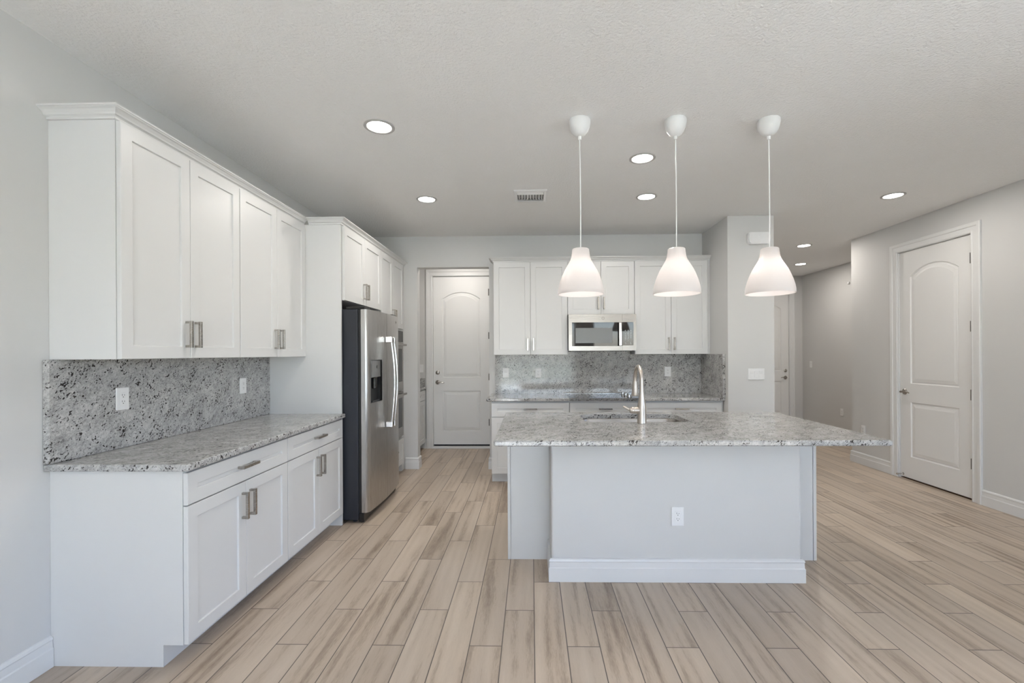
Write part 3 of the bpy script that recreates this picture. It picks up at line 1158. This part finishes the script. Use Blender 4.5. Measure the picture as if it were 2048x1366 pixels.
# countertop with a sink cut-out, bevelled edge
IC0, IC1, ICY0, ICY1 = -0.2127, 1.9598, 2.5199, 3.7337
def rrect(x0, x1, y0, y1, r, z, n=6):
    pts = []
    for cx, cy, a0 in ((x1 - r, y1 - r, 0), (x0 + r, y1 - r, PI / 2), (x0 + r, y0 + r, PI), (x1 - r, y0 + r, 3 * PI / 2)):
        for i in range(n + 1):
            t = a0 + PI / 2 * i / n
            pts.append((cx + r * math.cos(t), cy + r * math.sin(t), z))
    return pts
mb = MB()
loops = []
for ins, z in ((0.006, ZCB), (0.0, ZCB + 0.006), (0.0, ZCT - 0.008), (0.003, ZCT - 0.002), (0.008, ZCT)):
    loops.append(rrect(IC0 + ins, IC1 - ins, ICY0 + ins, ICY1 - ins, 0.012, z))
mb.strip(loops, True)
hole_t = rrect(SK[0], SK[1], SK[2], SK[3], 0.085, ZCT)
hole_b = rrect(SK[0], SK[1], SK[2], SK[3], 0.085, ZCB)
mb.face(loops[-1], [hole_t])
mb.face(loops[0], [hole_b])
mb.strip([hole_t, hole_b], True)
tag(mb.build('countertop', M['granite'], weld=True, recalc=True), 'large granite island countertop with sink cut-out', 'countertop')
# undermount sink
sk = thing('sink', 'stainless undermount sink in the island countertop', 'sink', (0, 0, 0), 0)
mb = MB()
zt_ = ZCB - 0.001
ls = [rrect(SK[0] - 0.020, SK[1] + 0.020, SK[2] - 0.020, SK[3] + 0.020, 0.10, zt_),
      rrect(SK[0] - 0.004, SK[1] + 0.004, SK[2] - 0.004, SK[3] + 0.004, 0.087, zt_),
      rrect(SK[0] + 0.000, SK[1] - 0.000, SK[2] + 0.000, SK[3] - 0.000, 0.085, zt_ - 0.01),
      rrect(SK[0] + 0.010, SK[1] - 0.010, SK[2] + 0.010, SK[3] - 0.010, 0.080, zt_ - 0.175),
      rrect(SK[0] + 0.030, SK[1] - 0.030, SK[2] + 0.030, SK[3] - 0.030, 0.065, zt_ - 0.195)]
mb.strip(ls, True)
mb.face(ls[-1])
o = mb.build('basin', M['steelh'], sk, weld=True)
for p_ in o.data.polygons:
    p_.use_smooth = True
MB().lathe([(0, 0), (0.03, 0), (0.045, 0.002), (0.045, 0.005), (0, 0.005)], ((SK[0] + SK[1]) / 2, 3.42, zt_ - 0.1945), 'Z', 24).build('drain', M['chrome'], sk)
# faucet: body towards the camera, gooseneck reaching away over the sink
fc = thing('faucet', 'brushed nickel gooseneck pull-down faucet behind the island sink', 'faucet', (0.754, 3.150, ZCT), math.radians(0.5))
mb = MB()
mb.lathe([(0, 0.0006), (0.031, 0.0006), (0.031, 0.006), (0.0300, 0.010), (0.0300, 0.07), (0.0290, 0.110), (0.025, 0.140), (0.0195, 0.180), (0.016, 0.22), (0.0142, 0.26), (0, 0.26)], (0, 0, 0), 'Z', 32)
mb.build('body', M['satin'], fc)
mb = MB()
pts = [(0, 0, 0.255), (0, 0, 0.275)]
R = 0.095
for i in range(15):
    t = PI * i / 14 * 0.97
    pts.append((0, R - R * math.cos(t), 0.290 + R * math.sin(t)))
pts.append((0, 2 * R + 0.003, 0.272))
mb.tube(pts, 0.0135, 18)
mb.build('spout', M['satin'], fc)
mb = MB()
mb.lathe([(0, 0.275), (0.0150, 0.275), (0.0165, 0.262), (0.0215, 0.205), (0.0235, 0.172), (0.0215, 0.167), (0, 0.167)], (0, 2 * R + 0.003, 0), 'Z', 24)
sp_ = mb.build('spray_head', M['satin'], fc)
MB().box(-0.006, 0.006, 2 * R + 0.022, 2 * R + 0.029, 0.200, 0.245, 0.003).build('spray_button', M['black'], sp_)
mb = MB()
rz = -math.radians(0.5)
mb.lathe([(0, 0.02), (0.0225, 0.02), (0.0235, 0.03), (0.0235, 0.055), (0.0215, 0.057), (0.0235, 0.059), (0.0230, 0.068), (0.015, 0.082), (0, 0.086)], (0, 0, 0), 'Z', 24)
mb.xform(Matrix.Translation((0, 0, 0.088)) @ Matrix.Rotation(rz, 4, 'Z') @ Matrix.Rotation(-PI / 2, 4, 'Y'))
mb.tube([(-0.078, 0.012, 0.088), (-0.092, 0.016, 0.096), (-0.110, 0.020, 0.106), (-0.122, 0.022, 0.111)], [0.008, 0.008, 0.0075, 0.005])
mb.build('handle', M['satin'], fc)

# ------------------------------------------------------------------ passage: butler's cabinet behind the opening
pc = base_cab('white base cabinet glimpsed through the opening left of the passage door', 1.02, 0.58, (-1.585, 5.665, 0), RL, ('drawer', 'pair'))
mb = MB()
mb.box(XW + 0.001, -1.552, YB + T + 0.001, YD - 0.001, ZCB, ZCT, 0.004)
tag(mb.build('countertop', M['granite']), 'granite counter in the passage beyond the opening', 'countertop')
tag(MB().box(XW + 0.001, -1.572, YD - 0.024, YD - 0.001, ZCT + 0.0005, 1.035).build('backsplash', M['granite']),
    'low granite upstand under the passage light switch', 'backsplash')

# ------------------------------------------------------------------ outlets and switches
def outlet(label, loc, rotz, kind='outlet', gang=1, group=None):
    """canonical: wall face y=0, centre at origin, faces -y"""
    nm = {'outlet': 'wall_outlet', 'switch': 'light_switch'}[kind]
    r = thing(nm, label, 'outlet' if kind == 'outlet' else 'light switch', loc, rotz, group)
    w = 0.0375 + 0.0235 * (gang - 1)
    MB().box(-w, w, -0.0065, -0.0005, -0.058, 0.058, 0.003, 2).build('plate', M['plate'], r)
    for g in range(gang):
        x = (g - (gang - 1) / 2) * 0.046
        if kind == 'outlet':
            f_ = MB().box(x - 0.0165, x + 0.0165, -0.0085, -0.0065, -0.0335, 0.0335, 0.001, 1).build('receptacle', M['plate'], r)
            s = MB()
            for zc in (-0.0165, 0.0165):
                s.box(x - 0.0075, x - 0.0052, -0.0089, -0.0082, zc - 0.001, zc + 0.008)
                s.box(x + 0.0052, x + 0.0075, -0.0089, -0.0082, zc - 0.001, zc + 0.006)
                s.lathe([(0, 0), (0.0026, 0), (0.0026, 0.0006), (0, 0.0006)], (x, -0.0083, zc - 0.0075), 'Y', 10)
            s.build('slots', M['slot'], f_)
        else:
            k_ = MB()
            k_.prism([(-0.0065, -0.033), (-0.0090, -0.033), (-0.0072, 0.0), (-0.0105, 0.033), (-0.0065, 0.033)], 0, x - 0.0165, x + 0.0165)
            k_.build('rocker', M['plate'], r)
    return r


XS = XW + 0.031
outlet('white outlet on the left granite backsplash, larger one nearest the camera', (XS, 2.339, 1.169), RL)
outlet('white outlet on the left granite backsplash beside the tall panel', (XS, 3.336, 1.166), RL)
YS = YB - 0.031
outlet('white rocker switch on the back granite, left end', (-0.309, YS, 1.160), 0, 'switch')
outlet('white outlet on the back granite between rocker switch and cooktop', (0.081, YS, 1.158), 0)
outlet('white outlet on the back granite to the right of the faucet', (1.624, YS, 1.169), 0)
outlet('white outlet low on the front of the island half wall', (0.885, IWY, 0.397), 0)
outlet('white three-gang rocker switch on the pantry wall', (2.338, YCOL, 1.166), 0, 'switch', 3)
outlet('white outlet low on the right wall beside the arched panel door', (XR, 5.722, 0.428), -RL)
outlet('white switch on the far hall wall near the entry door', (XH, 8.40, 1.166), -RL, 'switch')
outlet('white outlet low on the far hall wall', (XH, 7.578, 0.405), -RL)
outlet('white switch above the granite upstand inside the passage', (-1.635, YD, 1.178), 0, 'switch')
# door chime box on the pantry wall
ch = thing('door_chime', 'white door chime box high on the pantry wall', 'door chime', (2.361, YCOL, 2.574), 0)
pl = [(-0.112 + 0.02, -0.062), (0.112 - 0.02, -0.062), (0.112, -0.045), (0.116, 0.0), (0.112, 0.045), (0.112 - 0.02, 0.062), (-0.112 + 0.02, 0.062), (-0.112, 0.045), (-0.116, 0.0), (-0.112, -0.045)]
MB().prism(pl, 1, -0.036, -0.0005).build('back_box', M['plate'], ch)
MB().prism([(x * 0.94, z * 0.92) for x, z in pl], 1, -0.046, -0.0355).build('cover', M['plate'], ch)
# small white sensor on the hall wall
tag(MB().lathe([(0, 0), (0.022, 0), (0.022, 0.012), (0.014, 0.022), (0, 0.024)], (0, 0, 0), 'Y', 16).xform(Matrix.Rotation(-PI / 2, 4, 'Z')).build('wall_sensor', M['plate'], None, (XH - 0.0005, 7.40, 2.49)),
    'tiny white round sensor high on the hall wall', 'sensor')

# ------------------------------------------------------------------ ceiling fittings
def downlight(label, x, y, power, col=(1.0, 0.95, 0.88), r=0.094):
    t = thing('recessed_light', label, 'ceiling light', (x, y, ZC), 0, 'recessed ceiling lights')
    MB().lathe([(r, -0.0005), (r, -0.004), (r - 0.004, -0.006), (r - 0.018, -0.006), (r - 0.022, -0.002), (r - 0.022, -0.0005)], (0, 0, 0), 'Z', 40, closed=True).build('trim_ring', M['ring'], t)
    MB().lathe([(0, -0.0005), (r - 0.0225, -0.0005), (r - 0.0225, -0.0035), (0, -0.0045)], (0, 0, 0), 'Z', 40).build('lens', M['lens'], t)
    ld_ = bpy.data.lights.new('recessed_light_lamp', 'AREA')
    ld_.shape = 'DISK'
    ld_.size = 2 * (r - 0.024)
    ld_.energy = power
    ld_.color = col
    lo = bpy.data.objects.new('recessed_light_lamp', ld_)
    COL.objects.link(lo)
    lo.parent = t
    lo.location = (0, 0, -0.0075)
    return t


WARM = (1.0, 0.94, 0.87)
downlight('recessed light nearest the camera, above the left counter run', -0.943, 2.838, DOWNLIGHT_W)
downlight('recessed light above the refrigerator doors, left of the air vent', -0.955, 4.185, DOWNLIGHT_W)
downlight('recessed light between the first two pendant cords, nearer the camera', 0.818, 3.360, DOWNLIGHT_W)
downlight('recessed light between the first two pendant cords, nearer the cooktop wall', 1.055, 4.188, DOWNLIGHT_W)
downlight('recessed light near the right wall above the arched panel door', 3.306, 4.242, DOWNLIGHT_W)
downlight('recessed hall light nearer the kitchen', 3.65, 6.19, DOWNLIGHT_W * 1.1, WARM)
downlight('recessed hall light farther down, near the entry door', 4.36, 7.49, DOWNLIGHT_W * 1.1, WARM)
downlight('recessed light over the passage behind the back wall opening', -1.0, 6.15, DOWNLIGHT_W * 0.8, WARM)

vt = thing('ceiling_vent', 'white square air supply vent in the ceiling', 'vent', (-0.001, 4.125, ZC), 0)
f = MB()
ov_, iv = (0.147, 0.155), (0.117, 0.118)
def rl(a, b, z):
    return [(-a, -b, z), (a, -b, z), (a, b, z), (-a, b, z)]
f.strip([rl(ov_[0], ov_[1], -0.0005), rl(ov_[0], ov_[1], -0.005), rl(ov_[0] - 0.006, ov_[1] - 0.006, -0.010), rl(iv[0], iv[1], -0.014), rl(iv[0] - 0.001, iv[1] - 0.001, -0.0005)], True)
f.build('frame', M['plate'], vt, recalc=True)
MB().box(-0.116, 0.116, -0.117, 0.117, -0.0012, -0.0006).build('duct_shade_sheet', M['vent_dark'], vt)  # dark sheet, its colour stands for shade inside the duct
for i in range(9):
    x = -0.10 + 0.025 * i
    s = 1 if i >= 4 else -1
    MB().prism([(x - 0.010 * s, -0.002), (x - 0.009 * s, -0.002), (x + 0.009 * s, -0.016), (x + 0.0075 * s, -0.017)], 1, -0.070, 0.070).build('louver', M['plate'], vt)
for y, s in ((-0.098, 1), (-0.078, 1), (0.078, -1), (0.098, -1)):
    MB().prism([(y - 0.011 * s, -0.002), (y - 0.010 * s, -0.002), (y + 0.010 * s, -0.015), (y + 0.009 * s, -0.016)], 0, -0.115, 0.115).build('louver', M['plate'], vt)


def pendant(label, x, y):
    t = thing('pendant_light', label, 'pendant light', (x, y, ZC), 0, 'pendant lights over the island')
    MB().lathe([(0, -0.0005), (0.064, -0.0005), (0.066, -0.006), (0.0655, -0.02), (0.061, -0.045), (0.051, -0.068), (0.036, -0.088), (0.020, -0.098), (0.0115, -0.100), (0.0105, -0.118), (0.007, -0.121), (0, -0.121)],
               (0, 0, 0), 'Z', 40).build('ceiling_canopy', M['canopy'], t)
    zt = 2.030 - ZC
    zb_ = 1.752 - ZC
    MB().tube([(0, 0, -0.119), (0.002, 0.0, -0.3), (0.003, 0.0, -0.55), (0.002, 0.0, zt - 0.01)], 0.0034, 10).build('cord', M['cord'], t)
    outp = [(0.0, zt), (0.046, zt), (0.051, zt - 0.004), (0.053, zt - 0.023), (0.0565, zt - 0.048), (0.063, zt - 0.068), (0.073, zt - 0.087), (0.084, zt - 0.105), (0.0995, zt - 0.132), (0.112, zt - 0.160),
            (0.1255, zt - 0.196), (0.135, zt - 0.230), (0.1395, zt - 0.256), (0.1405, zb_ + 0.002), (0.1395, zb_)]
    inp = [(max(r_ - 0.004, 0), z_ - 0.004 if r_ < 0.052 else z_) for r_, z_ in outp[1:]]
    inp[-1] = (outp[-1][0] - 0.0035, zb_)
    prof = outp + inp[::-1] + [(0.0, zt - 0.004)]
    MB().lathe(prof, (0.002, 0, 0), 'Z', 56).build('lamp_shade', M['shade'], t)
    sk_ = MB().lathe([(0, 0), (0.021, 0), (0.021, -0.055), (0.016, -0.060), (0, -0.060)], (0.002, 0, zt - 0.006), 'Z', 20).build('lamp_holder', M['plate'], t)
    pl_ = bpy.data.lights.new('pendant_bulb', 'POINT')
    pl_.energy = PENDANT_W
    pl_.color = (1.0, 0.93, 0.87)
    pl_.shadow_soft_size = 0.035
    po_ = bpy.data.objects.new('pendant_bulb', pl_)
    COL.objects.link(po_)
    po_.parent = t
    po_.location = (0.002, 0, zt - 0.160)
    return t


pendant('leftmost of the three white bell pendants over the island', 0.302, 2.800)
pendant('middle of the three white bell pendants over the island', 0.888, 2.815)
pendant('rightmost of the three white bell pendants, before the pantry wall', 1.462, 2.835)
